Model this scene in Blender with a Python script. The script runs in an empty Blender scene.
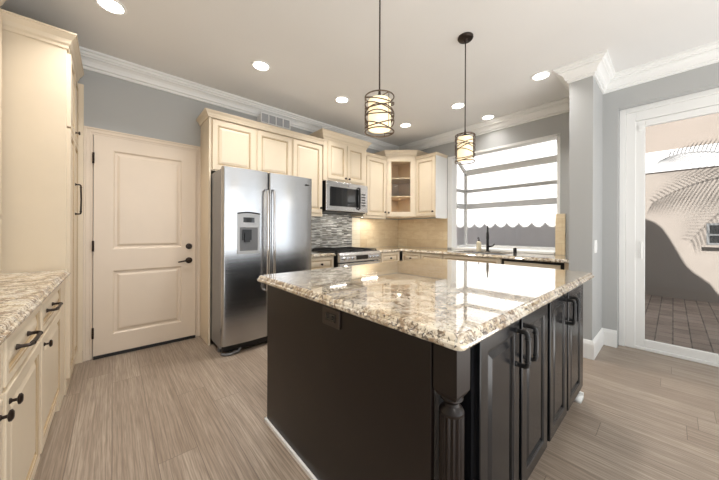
import bpy, bmesh, math, random
from mathutils import Vector, Matrix
random.seed(7)
S = bpy.context.scene
COL = S.collection

# ------------------------------------------------------------------ camera
F_PX, YAW, ROLL, PPY = 278.156, math.radians(48.442), 0.0040425, 231.46
cam_d = bpy.data.cameras.new('camera')
cam_d.sensor_width = 36.0
cam_d.lens = F_PX / 719 * 36.0
cam_d.shift_y = (PPY - 240) / 719
cam_d.clip_start = 0.02
cam = bpy.data.objects.new('camera', cam_d)
COL.objects.link(cam)
fw = Vector((math.cos(YAW), math.sin(YAW), 0)); r0 = Vector((math.sin(YAW), -math.cos(YAW), 0)); u0 = Vector((0, 0, 1))
r1 = r0 * math.cos(ROLL) + u0 * math.sin(ROLL); u1 = -r0 * math.sin(ROLL) + u0 * math.cos(ROLL)
m = Matrix.Identity(4)
for i in range(3):
    m[i][0] = r1[i]; m[i][1] = u1[i]; m[i][2] = -fw[i]
m.translation = (0, 0, 1.2)
cam.matrix_world = m
S.camera = cam

# ------------------------------------------------------------------ world, sun, fill lamps, exposure
SKY = 0.52; SUN = 9.0; REAR_FILL = 62.0; CAN = 6.8; PEND = 0.6; CEILING_FILL = 130.0; PATIO_FILL = 34.0
w = bpy.data.worlds.new('sky'); S.world = w; w.use_nodes = True
bg = w.node_tree.nodes['Background']
bg.inputs['Color'].default_value = (0.86, 0.93, 1.0, 1); bg.inputs['Strength'].default_value = SKY
sd = bpy.data.lights.new('sun', 'SUN'); sd.energy = SUN; sd.angle = math.radians(0.53); sd.color = (1.0, 0.96, 0.90)
sun = bpy.data.objects.new('sun', sd); COL.objects.link(sun)
sun.rotation_euler = Vector((1, 0, -0.8)).to_track_quat('-Z', 'Y').to_euler(); sun.location = (-3, 0, 9)
# added area lamp, filling the room from the unseen rear windows (behind the camera)
rd = bpy.data.lights.new('rear_fill_lamp', 'AREA'); rd.shape = 'RECTANGLE'; rd.size = 3.9; rd.size_y = 2.0
rd.energy = REAR_FILL; rd.color = (0.93, 0.97, 1.0)
rl = bpy.data.objects.new('rear_fill_lamp', rd); COL.objects.link(rl)
rl.location = (1.5, -4.42, 1.45); rl.rotation_euler = (math.radians(90), 0, 0)
# added area lamp, filling from an invented living area window (behind the camera, on the right)
pd_ = bpy.data.lights.new('patio_fill_lamp', 'AREA'); pd_.shape = 'RECTANGLE'; pd_.size = 2.3; pd_.size_y = 2.1
pd_.energy = PATIO_FILL; pd_.color = (0.88, 0.94, 1.0)
pl_ = bpy.data.objects.new('patio_fill_lamp', pd_); COL.objects.link(pl_)
pl_.location = (3.90, -3.25, 1.45); pl_.rotation_euler = Vector((-1, 0.15, 0)).to_track_quat('-Z', 'Y').to_euler()
# added area lamp just above the floor behind the camera, brightening the ceiling
bd_ = bpy.data.lights.new('ceiling_fill_lamp', 'AREA'); bd_.shape = 'RECTANGLE'; bd_.size = 3.8; bd_.size_y = 3.4
bd_.energy = CEILING_FILL; bd_.color = (1.0, 0.985, 0.965)
bl_ = bpy.data.objects.new('ceiling_fill_lamp', bd_); COL.objects.link(bl_)
bl_.location = (1.5, -2.3, 0.06); bl_.rotation_euler = (math.radians(180), 0, 0)
S.view_settings.view_transform = 'Standard'; S.view_settings.look = 'None'
S.view_settings.gamma = 1.0; S.view_settings.exposure = 0.14
S.view_settings.use_curve_mapping = False

# ------------------------------------------------------------------ materials
def lin(r, g, b):
    f = lambda c: (c / 255 / 12.92) if c / 255 <= 0.04045 else ((c / 255 + 0.055) / 1.055) ** 2.4
    return (f(r), f(g), f(b), 1)
class N:
    """small node-tree helper"""
    def __init__(s, name):
        s.m = bpy.data.materials.new(name); s.m.use_nodes = True
        s.t = s.m.node_tree; s.n = s.t.nodes; s.p = s.n['Principled BSDF']
        s.out = s.n['Material Output']
    def new(s, typ, **kw):
        x = s.n.new(typ)
        for k, v in kw.items():
            if k in x.inputs: x.inputs[k].default_value = v
            else: setattr(x, k, v)
        return x
    def link(s, a, b): s.t.links.new(a, b)
    def coords(s, scale=(1, 1, 1), rot=(0, 0, 0)):
        g = s.new('ShaderNodeNewGeometry'); mp = s.new('ShaderNodeMapping')
        mp.inputs['Scale'].default_value = scale; mp.inputs['Rotation'].default_value = rot
        s.link(g.outputs['Position'], mp.inputs['Vector']); return mp.outputs['Vector']
    def noise(s, vec, scale, detail=4, rough=0.5, dist=0.0):
        x = s.new('ShaderNodeTexNoise'); x.inputs['Scale'].default_value = scale; x.inputs['Detail'].default_value = detail
        x.inputs['Roughness'].default_value = rough; x.inputs['Distortion'].default_value = dist
        s.link(vec, x.inputs['Vector']); return x.outputs['Fac']
    def ramp(s, fac, stops):
        x = s.new('ShaderNodeValToRGB'); e = x.color_ramp.elements
        while len(e) < len(stops): e.new(0.5)
        for i, (p, c) in enumerate(stops): e[i].position = p; e[i].color = c
        s.link(fac, x.inputs['Fac']); return x.outputs['Color']
    def mix(s, fac, a, b, typ='MIX'):
        x = s.new('ShaderNodeMix', data_type='RGBA', blend_type=typ)
        for k, v in ((0, fac), (6, a), (7, b)):
            if hasattr(v, 'is_linked'): s.link(v, x.inputs[k])
            else: x.inputs[k].default_value = v
        return x.outputs[2]
    def bump(s, h, strength=0.2, dist=0.01):
        b = s.new('ShaderNodeBump'); b.inputs['Strength'].default_value = strength; b.inputs['Distance'].default_value = dist
        s.link(h, b.inputs['Height']); s.link(b.outputs['Normal'], s.p.inputs['Normal'])
G = lambda v: (v, v, v, 1)
def plain(name, col, rough=0.5, metal=0.0, vary=0.04, nscale=6.0, coat=0.0, spec=0.5):
    x = N(name); v = x.coords(); f = x.noise(v, nscale)
    hi = tuple(min(1, c * (1 + vary)) for c in col[:3]) + (1,); lo = tuple(c * (1 - vary) for c in col[:3]) + (1,)
    x.link(x.ramp(f, [(0.3, lo), (0.7, hi)]), x.p.inputs['Base Color'])
    x.p.inputs['Roughness'].default_value = rough; x.p.inputs['Metallic'].default_value = metal
    x.p.inputs['Coat Weight'].default_value = coat; x.p.inputs['Specular IOR Level'].default_value = spec
    return x.m
def emit(name, col, strength):
    x = N(name); x.p.inputs['Base Color'].default_value = col
    x.p.inputs['Emission Color'].default_value = col; x.p.inputs['Emission Strength'].default_value = strength
    return x.m
def paint(name, col, rough=0.6, bs=0.06, scale=220):
    x = N(name); v = x.coords(); f = x.noise(v, 1.5, 2)
    x.link(x.ramp(f, [(0.3, tuple(c * 0.97 for c in col[:3]) + (1,)), (0.7, col)]), x.p.inputs['Base Color'])
    x.p.inputs['Roughness'].default_value = rough
    x.bump(x.noise(v, scale, 2), bs, 0.002); return x.m
M = {}
M['wall'] = paint('grey_wall_paint', lin(179, 180, 179))
M['ceiling'] = paint('ceiling_paint', lin(230, 229, 227), 0.8, 0.12, 90)
M['trim'] = paint('white_trim_paint', lin(238, 238, 236), 0.4, 0.0)
M['vinyl_backlit'] = paint('backlit_grey_vinyl', lin(196, 197, 198), 0.4, 0.01)  # white bars seen against the light; their shade is put into this grey
M['cream'] = plain('cream_cabinet_paint', lin(227, 212, 188), 0.38, vary=0.02)
M['glaze'] = plain('antique_glaze', lin(186, 161, 124), 0.5)
M['ivory'] = plain('ivory_door_paint', lin(227, 212, 194), 0.4, vary=0.015)
M['interior'] = plain('cabinet_interior_maple', lin(228, 204, 168), 0.5)
M['espresso'] = plain('espresso_wood', lin(27, 19, 16), 0.36, vary=0.12, nscale=3, spec=0.35)
M['black_paint'] = plain('black_brown_paint', lin(17, 18, 21), 0.23, vary=0.06)
M['bronze'] = plain('oil_rubbed_bronze', lin(52, 42, 36), 0.38, 0.7)
M['vent_grey'] = plain('vent_grey', lin(165, 166, 168), 0.5)
M['cage'] = plain('brown_bronze_wire', lin(92, 76, 62), 0.4, 0.5)
M['silver'] = plain('silver_plastic', lin(186, 187, 188), 0.35, 0.2)
M['black'] = plain('matte_black', lin(22, 22, 23), 0.4)
M['iron'] = plain('cast_iron', lin(30, 30, 31), 0.6, 0.2)
M['chrome'] = plain('chrome', lin(225, 225, 228), 0.14, 1.0)
M['blackglass'] = plain('black_glass', lin(28, 29, 31), 0.06, 0, coat=0.5)
M['white_plastic'] = plain('white_plastic', lin(240, 240, 238), 0.35)
M['brown_plastic'] = plain('brown_plastic', lin(50, 39, 33), 0.4)
M['soap'] = plain('pale_soap_bottle', lin(214, 203, 178), 0.2)
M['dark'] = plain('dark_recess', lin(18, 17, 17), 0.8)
M['grey_plastic'] = plain('grey_plastic', lin(118, 119, 121), 0.4)
M['bulb'] = emit('lamp_diffuser', (1.0, 0.95, 0.88, 1), 9.0)
M['shade'] = emit('lit_glass_shade', (1.0, 0.84, 0.56, 1), 0.75)
# stainless, brushed across
def steel(name, col, sc, rough=0.15):
    x = N(name); v = x.coords(sc); f = x.noise(v, 1.0, 3)
    x.link(x.ramp(f, [(0.3, tuple(c * 0.97 for c in col[:3]) + (1,)), (0.7, col)]), x.p.inputs['Base Color'])
    x.p.inputs['Metallic'].default_value = 1.0
    mr = x.new('ShaderNodeMapRange'); x.link(f, mr.inputs[0]); mr.inputs[3].default_value = rough - 0.04; mr.inputs[4].default_value = rough + 0.05
    x.link(mr.outputs[0], x.p.inputs['Roughness'])
    return x.m
M['steel'] = steel('brushed_stainless', lin(190, 191, 193), (3, 3, 120), 0.22)
M['steel_bright'] = steel('bright_stainless', lin(228, 229, 231), (3, 3, 120), 0.25)
M['steel_side'] = plain('grey_steel_side', lin(150, 151, 153), 0.4, 0.6)
# clear glass
def glass(name, tint=(1, 1, 1, 1), refl=0.09):
    x = N(name); tr = x.new('ShaderNodeBsdfTransparent'); tr.inputs[0].default_value = tint
    gl = x.new('ShaderNodeBsdfGlossy'); gl.inputs['Roughness'].default_value = 0.02
    fr = x.new('ShaderNodeFresnel'); ge = x.new('ShaderNodeNewGeometry'); mr = x.new('ShaderNodeMapRange')
    mr.inputs[3].default_value = 1.45; mr.inputs[4].default_value = 1 / 1.45
    x.link(ge.outputs['Backfacing'], mr.inputs[0]); x.link(mr.outputs[0], fr.inputs[0])
    mx = x.new('ShaderNodeMixShader'); x.link(fr.outputs[0], mx.inputs[0]); x.link(tr.outputs[0], mx.inputs[1]); x.link(gl.outputs[0], mx.inputs[2])
    x.link(mx.outputs[0], x.out.inputs[0]); return x.m
M['glass'] = glass('window_glass', (0.97, 0.98, 0.98, 1))
# granite
def granite(name, coat=1.0, rough=0.08):
    x = N(name); v = x.coords()
    big = x.noise(v, 3.2, 5, 0.6, 1.6)
    c = x.ramp(big, [(0.30, lin(162, 140, 112)), (0.43, lin(208, 193, 166)), (0.54, lin(227, 218, 200)), (0.70, lin(194, 186, 174))])
    mid = x.noise(v, 17, 6, 0.75, 0.8)
    c = x.mix(x.ramp(mid, [(0.49, G(0)), (0.58, G(0.82))]), c, lin(132, 104, 76))
    wsp = x.ramp(x.noise(v, 42, 4, 0.65, 0.5), [(0.56, G(0)), (0.63, G(0.85))])
    c = x.mix(wsp, c, lin(240, 234, 222))
    vo = x.noise(v, 42, 5, 0.72, 1.0); mask = x.noise(v, 7, 4, 0.6, 1.2)
    sp = x.ramp(vo, [(0.53, G(0)), (0.575, G(1))]); mk = x.ramp(mask, [(0.40, G(0.3)), (0.54, G(1))])
    c = x.mix(x.mix(1.0, sp, mk, 'MULTIPLY'), c, lin(72, 55, 44))
    sm = x.ramp(x.noise(v, 95, 3, 0.6), [(0.60, G(0)), (0.65, G(0.9))])
    c = x.mix(sm, c, lin(58, 48, 44))
    x.link(c, x.p.inputs['Base Color']); x.p.inputs['Roughness'].default_value = rough
    x.p.inputs['Coat Weight'].default_value = coat; x.p.inputs['Coat Roughness'].default_value = 0.012; x.p.inputs['Coat IOR'].default_value = 2.0
    return x.m
M['granite'] = granite('polished_granite'); M['granite_satin'] = granite('satin_granite', 0.0, 0.22)
def bricks(x, vec, scale_w, row_h, mortar, c1, c2, cm, offset=0.5, bias=0.0, freq=2):
    b = x.new('ShaderNodeTexBrick'); b.offset = offset; b.offset_frequency = freq
    b.inputs['Scale'].default_value = 1.0; b.inputs['Brick Width'].default_value = scale_w; b.inputs['Row Height'].default_value = row_h
    b.inputs['Mortar Size'].default_value = mortar; b.inputs['Bias'].default_value = bias; b.inputs['Mortar Smooth'].default_value = 0.1
    b.inputs['Color1'].default_value = c1; b.inputs['Color2'].default_value = c2; b.inputs['Mortar'].default_value = cm
    x.link(vec, b.inputs['Vector']); return b
# floor planks run along Y
def planks():
    x = N('oak_plank_floor'); v0 = x.coords(rot=(0, 0, math.radians(90)))
    # random lengthwise shift of every row of planks
    s0 = x.new('ShaderNodeSeparateXYZ'); x.link(v0, s0.inputs[0])
    dv = x.new('ShaderNodeMath', operation='DIVIDE'); x.link(s0.outputs[1], dv.inputs[0]); dv.inputs[1].default_value = 0.178
    fl = x.new('ShaderNodeMath', operation='FLOOR'); x.link(dv.outputs[0], fl.inputs[0])
    wn_ = x.new('ShaderNodeTexWhiteNoise'); wn_.noise_dimensions = '1D'; x.link(fl.outputs[0], wn_.inputs['W'])
    sh_ = x.new('ShaderNodeMath', operation='MULTIPLY_ADD'); x.link(wn_.outputs['Value'], sh_.inputs[0]); sh_.inputs[1].default_value = 2.7; x.link(s0.outputs[0], sh_.inputs[2])
    c0 = x.new('ShaderNodeCombineXYZ'); x.link(sh_.outputs[0], c0.inputs[0]); x.link(s0.outputs[1], c0.inputs[1]); v = c0.outputs[0]
    b = bricks(x, v, 1.35, 0.178, 0.0016, lin(177, 162, 146), lin(157, 141, 125), lin(106, 95, 86), 0.0, 0.0, 2)
    b2 = bricks(x, v, 1.35, 0.178, 0.0, G(0), G(1), G(0.5), 0.0, 0.0, 2)
    # shift the grain per plank
    sx = x.new('ShaderNodeSeparateXYZ'); x.link(v, sx.inputs[0])
    ad = x.new('ShaderNodeMath', operation='MULTIPLY_ADD'); x.link(b2.outputs['Color'], ad.inputs[0]); ad.inputs[1].default_value = 7.0; x.link(sx.outputs[0], ad.inputs[2])
    cb = x.new('ShaderNodeCombineXYZ'); x.link(ad.outputs[0], cb.inputs[0]); x.link(sx.outputs[1], cb.inputs[1])
    mp = x.new('ShaderNodeMapping'); mp.inputs['Scale'].default_value = (0.9, 24, 1); x.link(cb.outputs[0], mp.inputs[0])
    g = x.noise(mp.outputs[0], 1.0, 6, 0.62, 1.6)
    mp2 = x.new('ShaderNodeMapping'); mp2.inputs['Scale'].default_value = (5, 150, 1); x.link(cb.outputs[0], mp2.inputs[0])
    g2 = x.noise(mp2.outputs[0], 1.0, 3, 0.6)
    mp3 = x.new('ShaderNodeMapping'); mp3.inputs['Scale'].default_value = (1.1, 9, 1); x.link(cb.outputs[0], mp3.inputs[0])
    wv = x.new('ShaderNodeTexWave'); wv.wave_type = 'RINGS'; wv.inputs['Scale'].default_value = 1.6; wv.inputs['Distortion'].default_value = 5.0; wv.inputs['Detail'].default_value = 3.0
    x.link(mp3.outputs[0], wv.inputs['Vector'])
    c = x.mix(x.ramp(g, [(0.36, G(0.5)), (0.60, G(0))]), b.outputs['Color'], lin(118, 102, 88))
    c = x.mix(x.ramp(g2, [(0.40, G(0.5)), (0.56, G(0))]), c, lin(112, 98, 85))
    c = x.mix(x.ramp(wv.outputs['Fac'], [(0.0, G(0.36)), (0.30, G(0))]), c, lin(108, 93, 80))
    c = x.mix(x.ramp(g, [(0.58, G(0)), (0.74, G(0.22))]), c, lin(192, 180, 165))
    x.link(c, x.p.inputs['Base Color']); x.p.inputs['Roughness'].default_value = 0.34
    x.bump(g2, 0.05, 0.002); return x.m
M['floor'] = planks()
def mosaic():
    x = N('linear_glass_mosaic'); v = x.coords(rot=(math.radians(90), 0, 0))
    b = bricks(x, v, 0.105, 0.0165, 0.0016, lin(48, 50, 54), lin(246, 246, 242), lin(176, 174, 168), 0.37, 0.05, 2)
    n = x.noise(x.coords((9, 9, 60)), 1.0, 2)
    c = x.mix(x.ramp(n, [(0.45, G(0)), (0.62, G(0.7))]), b.outputs['Color'], lin(128, 122, 112))
    x.link(c, x.p.inputs['Base Color']); x.p.inputs['Roughness'].default_value = 0.12; return x.m
M['mosaic'] = mosaic()
def travertine(name, rot):
    x = N(name); v = x.coords(rot=rot)
    b = bricks(x, v, 0.305, 0.152, 0.0018, lin(234, 218, 188), lin(220, 200, 166), lin(200, 180, 144), 0.5)
    c = x.mix(x.ramp(x.noise(x.coords((3, 3, 9)), 2.2, 5, 0.6, 0.8), [(0.4, G(0)), (0.65, G(0.5))]), b.outputs['Color'], lin(206, 180, 140))
    x.link(c, x.p.inputs['Base Color']); x.p.inputs['Roughness'].default_value = 0.28; return x.m
M['travertine_a'] = travertine('travertine_tile_back', (math.radians(90), 0, 0))
M['travertine_b'] = travertine('travertine_tile_side', (math.radians(90), math.radians(90), 0))
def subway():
    x = N('lighter_cream_tile'); v = x.coords(rot=(math.radians(90), 0, 0))
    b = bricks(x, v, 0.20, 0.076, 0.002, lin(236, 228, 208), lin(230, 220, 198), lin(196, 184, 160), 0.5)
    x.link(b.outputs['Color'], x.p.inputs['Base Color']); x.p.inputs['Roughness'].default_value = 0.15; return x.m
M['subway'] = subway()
def stucco(name, col):
    x = N(name); v = x.coords(); f = x.noise(v, 3.0, 5, 0.6)
    x.link(x.ramp(f, [(0.3, tuple(c * 0.93 for c in col[:3]) + (1,)), (0.7, col)]), x.p.inputs['Base Color'])
    x.p.inputs['Roughness'].default_value = 0.9; x.bump(x.noise(v, 60, 4), 0.3, 0.01); return x.m
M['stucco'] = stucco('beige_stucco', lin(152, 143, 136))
M['stucco_white_glare'] = stucco('white_stucco_glare', lin(226, 225, 226))  # white for the trims; for the wall part, glare put into the colour
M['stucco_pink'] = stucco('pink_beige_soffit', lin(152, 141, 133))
def pavers():
    x = N('brick_pavers'); v = x.coords(rot=(0, 0, 0))
    b = bricks(x, v, 0.21, 0.14, 0.006, lin(150, 134, 124), lin(120, 106, 98), lin(70, 62, 57), 0.5)
    c = x.mix(x.ramp(x.noise(v, 5, 4), [(0.4, G(0)), (0.7, G(0.4))]), b.outputs['Color'], lin(160, 148, 138))
    x.link(c, x.p.inputs['Base Color']); x.p.inputs['Roughness'].default_value = 0.85; x.bump(b.outputs['Fac'], -0.4, 0.01); return x.m
M['pavers'] = pavers()
M['palm'] = plain('palm_leaf', lin(80, 104, 58), 0.5, vary=0.2)
M['bark'] = plain('palm_bark', lin(120, 98, 76), 0.9, vary=0.2, nscale=14)
M['rooftile'] = plain('clay_roof_tile', lin(178, 120, 92), 0.8, vary=0.15)

# ------------------------------------------------------------------ mesh builder
def V(*a): return Vector(a)
class MB:
    def __init__(s): s.v = []; s.f = []; s.mi = []
    def add(s, verts, faces, mi=0):
        o = len(s.v); s.v += [tuple(p) for p in verts]
        for f in faces: s.f.append(tuple(i + o for i in f)); s.mi.append(mi)
        return s
    def box(s, x0, x1, y0, y1, z0, z1, mi=0):
        p = [(x, y, z) for z in (z0, z1) for y in (y0, y1) for x in (x0, x1)]
        return s.add(p, [(0, 2, 3, 1), (4, 5, 7, 6), (0, 1, 5, 4), (2, 6, 7, 3), (0, 4, 6, 2), (1, 3, 7, 5)], mi)
    def obox(s, o, u, v, n, mi=0):
        o, u, v, n = Vector(o), Vector(u), Vector(v), Vector(n)
        p = [o + a * u + b * v + c * n for c in (0, 1) for b in (0, 1) for a in (0, 1)]
        return s.add(p, [(0, 2, 3, 1), (4, 5, 7, 6), (0, 1, 5, 4), (2, 6, 7, 3), (0, 4, 6, 2), (1, 3, 7, 5)], mi)
    def prism(s, poly, z0, z1, mi=0):
        n = len(poly); p = [(x, y, z0) for x, y in poly] + [(x, y, z1) for x, y in poly]
        return s.add(p, [tuple(range(n - 1, -1, -1)), tuple(range(n, 2 * n))] + [(i, (i + 1) % n, n + (i + 1) % n, n + i) for i in range(n)], mi)
    def loft(s, rings, cap=True, mi=0, mis=None):
        n = len(rings[0]); o = len(s.v)
        for r in rings: s.v += [tuple(p) for p in r]
        for k in range(len(rings) - 1):
            for i in range(n):
                j = (i + 1) % n
                s.f.append((o + k * n + i, o + k * n + j, o + (k + 1) * n + j, o + (k + 1) * n + i)); s.mi.append(mis[k] if mis else mi)
        if cap and cap != 'end':
            s.f.append(tuple(o + i for i in range(n - 1, -1, -1))); s.mi.append(mi)
        if cap:
            s.f.append(tuple(o + (len(rings) - 1) * n + i for i in range(n))); s.mi.append(mi)
        return s
    def lathe(s, base, axis, prof, n=20, mi=0, flute=None):
        base = Vector(base); a = Vector(axis).normalized()
        t = Vector((1, 0, 0)) if abs(a.x) < 0.9 else Vector((0, 1, 0))
        e1 = a.cross(t).normalized(); e2 = a.cross(e1)
        rings = []
        for r, h in prof:
            rg = []
            for i in range(n):
                an = 2 * math.pi * i / n
                rr = r * (1 - (flute[1] * (0.5 - 0.5 * math.cos(an * flute[0])) if flute else 0))
                rg.append(base + a * h + (e1 * math.cos(an) + e2 * math.sin(an)) * max(rr, 1e-4))
            rings.append(rg)
        return s.loft(rings, True, mi)
    def cyl(s, p0, p1, r, n=12, mi=0, r2=None):
        d = Vector(p1) - Vector(p0)
        return s.lathe(p0, d, [(r, 0), (r2 if r2 is not None else r, d.length)], n, mi)
    def tube(s, pts, r, n=8, closed=False, mi=0):
        pts = [Vector(p) for p in pts]; rings = []; k = len(pts); prev = None
        for i in range(k):
            if closed: d = pts[(i + 1) % k] - pts[i - 1]
            else: d = pts[min(i + 1, k - 1)] - pts[max(i - 1, 0)]
            d.normalize()
            if prev is None:
                t = Vector((0, 0, 1)) if abs(d.z) < 0.9 else Vector((1, 0, 0)); e1 = d.cross(t).normalized()
            else: e1 = (prev - d * prev.dot(d)).normalized()
            prev = e1; e2 = d.cross(e1)
            rr = r[i] if isinstance(r, (list, tuple)) else r
            rings.append([pts[i] + (e1 * math.cos(2 * math.pi * j / n) + e2 * math.sin(2 * math.pi * j / n)) * rr for j in range(n)])
        if closed: rings.append(rings[0])
        return s.loft(rings, not closed, mi)
    def sweep(s, path, prof, closed=False, side=1, mi=0):
        """extrude a (offset, z) profile along a plan path with mitred corners; offset goes to the left of travel for side=1"""
        P = [Vector((p[0], p[1])) for p in path]; n = len(P); rings = []
        for i in range(n):
            a = P[i] - P[i - 1] if (i > 0 or closed) else None
            b = P[(i + 1) % n] - P[i] if (i < n - 1 or closed) else None
            na = Vector((-a.y, a.x)).normalized() if a else None; nb = Vector((-b.y, b.x)).normalized() if b else None
            if na is None: mv = nb
            elif nb is None: mv = na
            else: mv = (na + nb) / (1 + na.dot(nb))
            rings.append([(P[i].x + side * mv.x * d, P[i].y + side * mv.y * d, z) for d, z in prof])
        if closed: rings.append(rings[0])
        return s.loft(rings, not closed, mi)
    def door(s, o, u, n, w, h, fw=0.055, t=0.02, mi=0, gi=1, raise_=0.0):
        """raised-panel door: o lower-left corner on the carcass, u across, n outwards"""
        o, u, n = Vector(o), Vector(u), Vector(n); z = Vector((0, 0, 1))
        R = [(0, 0), (0, t - 0.003), (0.003, t), (fw - 0.008, t), (fw - 0.004, t - 0.003), (fw, t - 0.004), (fw + 0.003, t - 0.011), (fw + 0.010, t - 0.011), (fw + 0.034, t - 0.003 + raise_)]
        mis = [mi, mi, mi, gi, mi, gi, gi, mi]
        if min(w, h) < 2 * (fw + 0.04):
            R = R[:8]; mis = mis[:7]
        rings = [[o + u * a + z * a + n * d, o + u * (w - a) + z * a + n * d, o + u * (w - a) + z * (h - a) + n * d, o + u * a + z * (h - a) + n * d] for a, d in R]
        return s.loft(rings, True, mi, mis)
    def knob(s, p, n, r=0.014, mi=0):
        return s.lathe(p, n, [(0.010, 0), (0.009, 0.003), (0.005, 0.007), (0.005, 0.016), (r, 0.020), (r * 1.02, 0.025), (r * 0.7, 0.029), (0.001, 0.030)], 14, mi)
    def pull(s, c, a, n, L=0.13, r=0.0055, out=0.032, mi=0):
        c, a, n = Vector(c), Vector(a).normalized(), Vector(n).normalized()
        e0, e1 = c - a * L / 2, c + a * L / 2
        pts = [e0 + n * 0.004, e0 + n * (out - 0.010), e0 + n * (out - 0.003) + a * 0.004, e0 + n * out + a * 0.012, c + n * (out + 0.002), e1 + n * out - a * 0.012, e1 + n * (out - 0.003) - a * 0.004, e1 + n * (out - 0.010), e1 + n * 0.004]
        s.tube(pts, r, 8, mi=mi)
        for e in (e0, e1): s.lathe(e, n, [(0.011, 0), (0.010, 0.004), (0.007, 0.010), (r, 0.014)], 12, mi)
        for e, q in ((e0, 1), (e1, -1)): s.lathe(e + n * out + a * q * 0.018, a * q, [(r, 0), (r * 1.35, 0.002), (r * 1.35, 0.006), (r, 0.008)], 10, mi)
        return s
    def build(s, name, mats, parent=None, smooth=True, bevel=0.0, flat_area=0.004):
        root = parent
        off = Vector((0, 0, 0))
        while root is not None: off += root.location; root = root.parent
        me = bpy.data.meshes.new(name)
        me.from_pydata([tuple(Vector(p) - off) for p in s.v], [], s.f)
        if not isinstance(mats, (list, tuple)): mats = [mats]
        for x in mats: me.materials.append(x)
        me.polygons.foreach_set('material_index', s.mi)
        b = bmesh.new(); b.from_mesh(me); bmesh.ops.recalc_face_normals(b, faces=b.faces); b.to_mesh(me); b.free()
        if smooth:
            me.shade_smooth(); me.set_sharp_from_angle(angle=math.radians(32))
            for p_ in me.polygons:
                if p_.area > flat_area: p_.use_smooth = False
        o = bpy.data.objects.new(name, me); COL.objects.link(o); o.parent = parent
        if bevel:
            bv = o.modifiers.new('bevel', 'BEVEL'); bv.width = bevel; bv.segments = 2; bv.limit_method = 'ANGLE'
        return o
def thing(name, label, cat, loc=(0, 0, 0), group=None):
    o = bpy.data.objects.new(name, None); COL.objects.link(o); o.location = loc; o.empty_display_size = 0.05
    o['label'] = label; o['category'] = cat
    if group: o['group'] = group
    return o
def tag(o, label, cat, group=None):
    o['label'] = label; o['category'] = cat
    if group: o['group'] = group
    return o
def struct(o, label=None, cat=None):
    o['kind'] = 'structure'
    if label: o['label'] = label; o['category'] = cat
    return o
X, Y, Z = V(1, 0, 0), V(0, 1, 0), V(0, 0, 1)
CG = [M['cream'], M['glaze']]

# ------------------------------------------------------------------ room shell
CEIL, YA, XB, XS = 2.83, 3.60, 4.20, 3.94
struct(MB().box(-0.90, 4.35, -4.6, 3.75, -0.12, 0.0).build('floor', M['floor']), 'grey brown oak plank floor of the kitchen', 'floor')
struct(MB().box(-1.05, 4.30, -4.6, 3.75, CEIL, CEIL + 0.12).build('ceiling', M['ceiling']), 'smooth off white ceiling', 'ceiling')
struct(MB().box(-0.90, 4.35, YA, 3.75, 0, CEIL).build('wall_back', M['wall']), 'grey painted wall behind the fridge and panelled door', 'wall')
struct(MB().box(-1.05, -0.90, -4.6, 3.75, 0, CEIL).build('wall_left', M['wall']), 'grey wall behind the left cabinet run', 'wall')
WY0, WY1, WZ0, WZ1 = 0.965, 2.43, 0.935, 2.425
wb = MB().box(XB, XB + 0.15, WY1, YA, 0, CEIL).box(XB, XB + 0.15, 0.69, WY0, 0, CEIL).box(XB, XB + 0.15, WY0, WY1, 0, WZ0).box(XB, XB + 0.15, WY0, WY1, WZ1, CEIL)
struct(wb.build('wall_right', M['wall'], smooth=False), 'grey wall around the kitchen sink window', 'wall')
struct(MB().box(3.40, XB + 0.15, 0.507, 0.69, 0, CEIL).build('wall_column', M['wall']), 'grey wall stub standing like a column beside the patio door', 'wall')
DY0, DY1, DZ1 = -1.90, 0.385, 2.50
ws = MB().box(XS, XB + 0.15, DY1, 0.507, 0, CEIL).box(XS, XB + 0.15, DY0, DY1, DZ1, CEIL).box(XS, XB + 0.15, -2.2, DY0, 0, CEIL).box(XS, XB + 0.15, -4.6, -4.3, 0, CEIL).box(XS, XB + 0.15, -4.3, -2.2, 0, 0.4).box(XS, XB + 0.15, -4.3, -2.2, 2.5, CEIL)  # unseen rear opening added to brighten the fridge reflection
struct(ws.build('wall_patio', M['wall'], smooth=False), 'grey wall around the sliding patio door', 'wall')
# rear wall with its windows (behind the camera)
wr = MB().box(-1.05, 4.35, -4.6, -4.5, 0, 0.45).box(-1.05, 4.35, -4.6, -4.5, 2.45, CEIL).box(-1.05, -0.45, -4.6, -4.5, 0.45, 2.45).box(3.45, 4.35, -4.6, -4.5, 0.45, 2.45)
struct(wr.build('wall_rear', M['wall'], smooth=False), 'rear wall with wide windows', 'wall')

# crown moulding along the whole room
prof = [(0, CEIL - 0.145), (0.014, CEIL - 0.145), (0.014, CEIL - 0.122), (0.030, CEIL - 0.118), (0.034, CEIL - 0.100), (0.044, CEIL - 0.080), (0.062, CEIL - 0.064), (0.076, CEIL - 0.058), (0.076, CEIL - 0.044), (0.090, CEIL - 0.040), (0.098, CEIL - 0.024), (0.112, CEIL - 0.020), (0.112, CEIL), (0, CEIL)]
path = [(-0.90, YA), (XB, YA), (XB, 0.69), (3.40, 0.69), (3.40, 0.507), (XS, 0.507), (XS, -4.5)]
struct(MB().sweep(path, prof, side=-1).build('trim_1', M['trim']), 'white crown moulding where walls meet ceiling', 'crown moulding')
bp = [(0, 0), (0.016, 0), (0.016, 0.14), (0.012, 0.155), (0.006, 0.172), (0, 0.175)]
struct(MB().sweep([(3.40, 0.69), (3.40, 0.507), (XS, 0.507), (XS, 0.387)], bp, side=-1).build('baseboard_right', M['trim']), 'white baseboard around the grey wall stub', 'baseboard')

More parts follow.
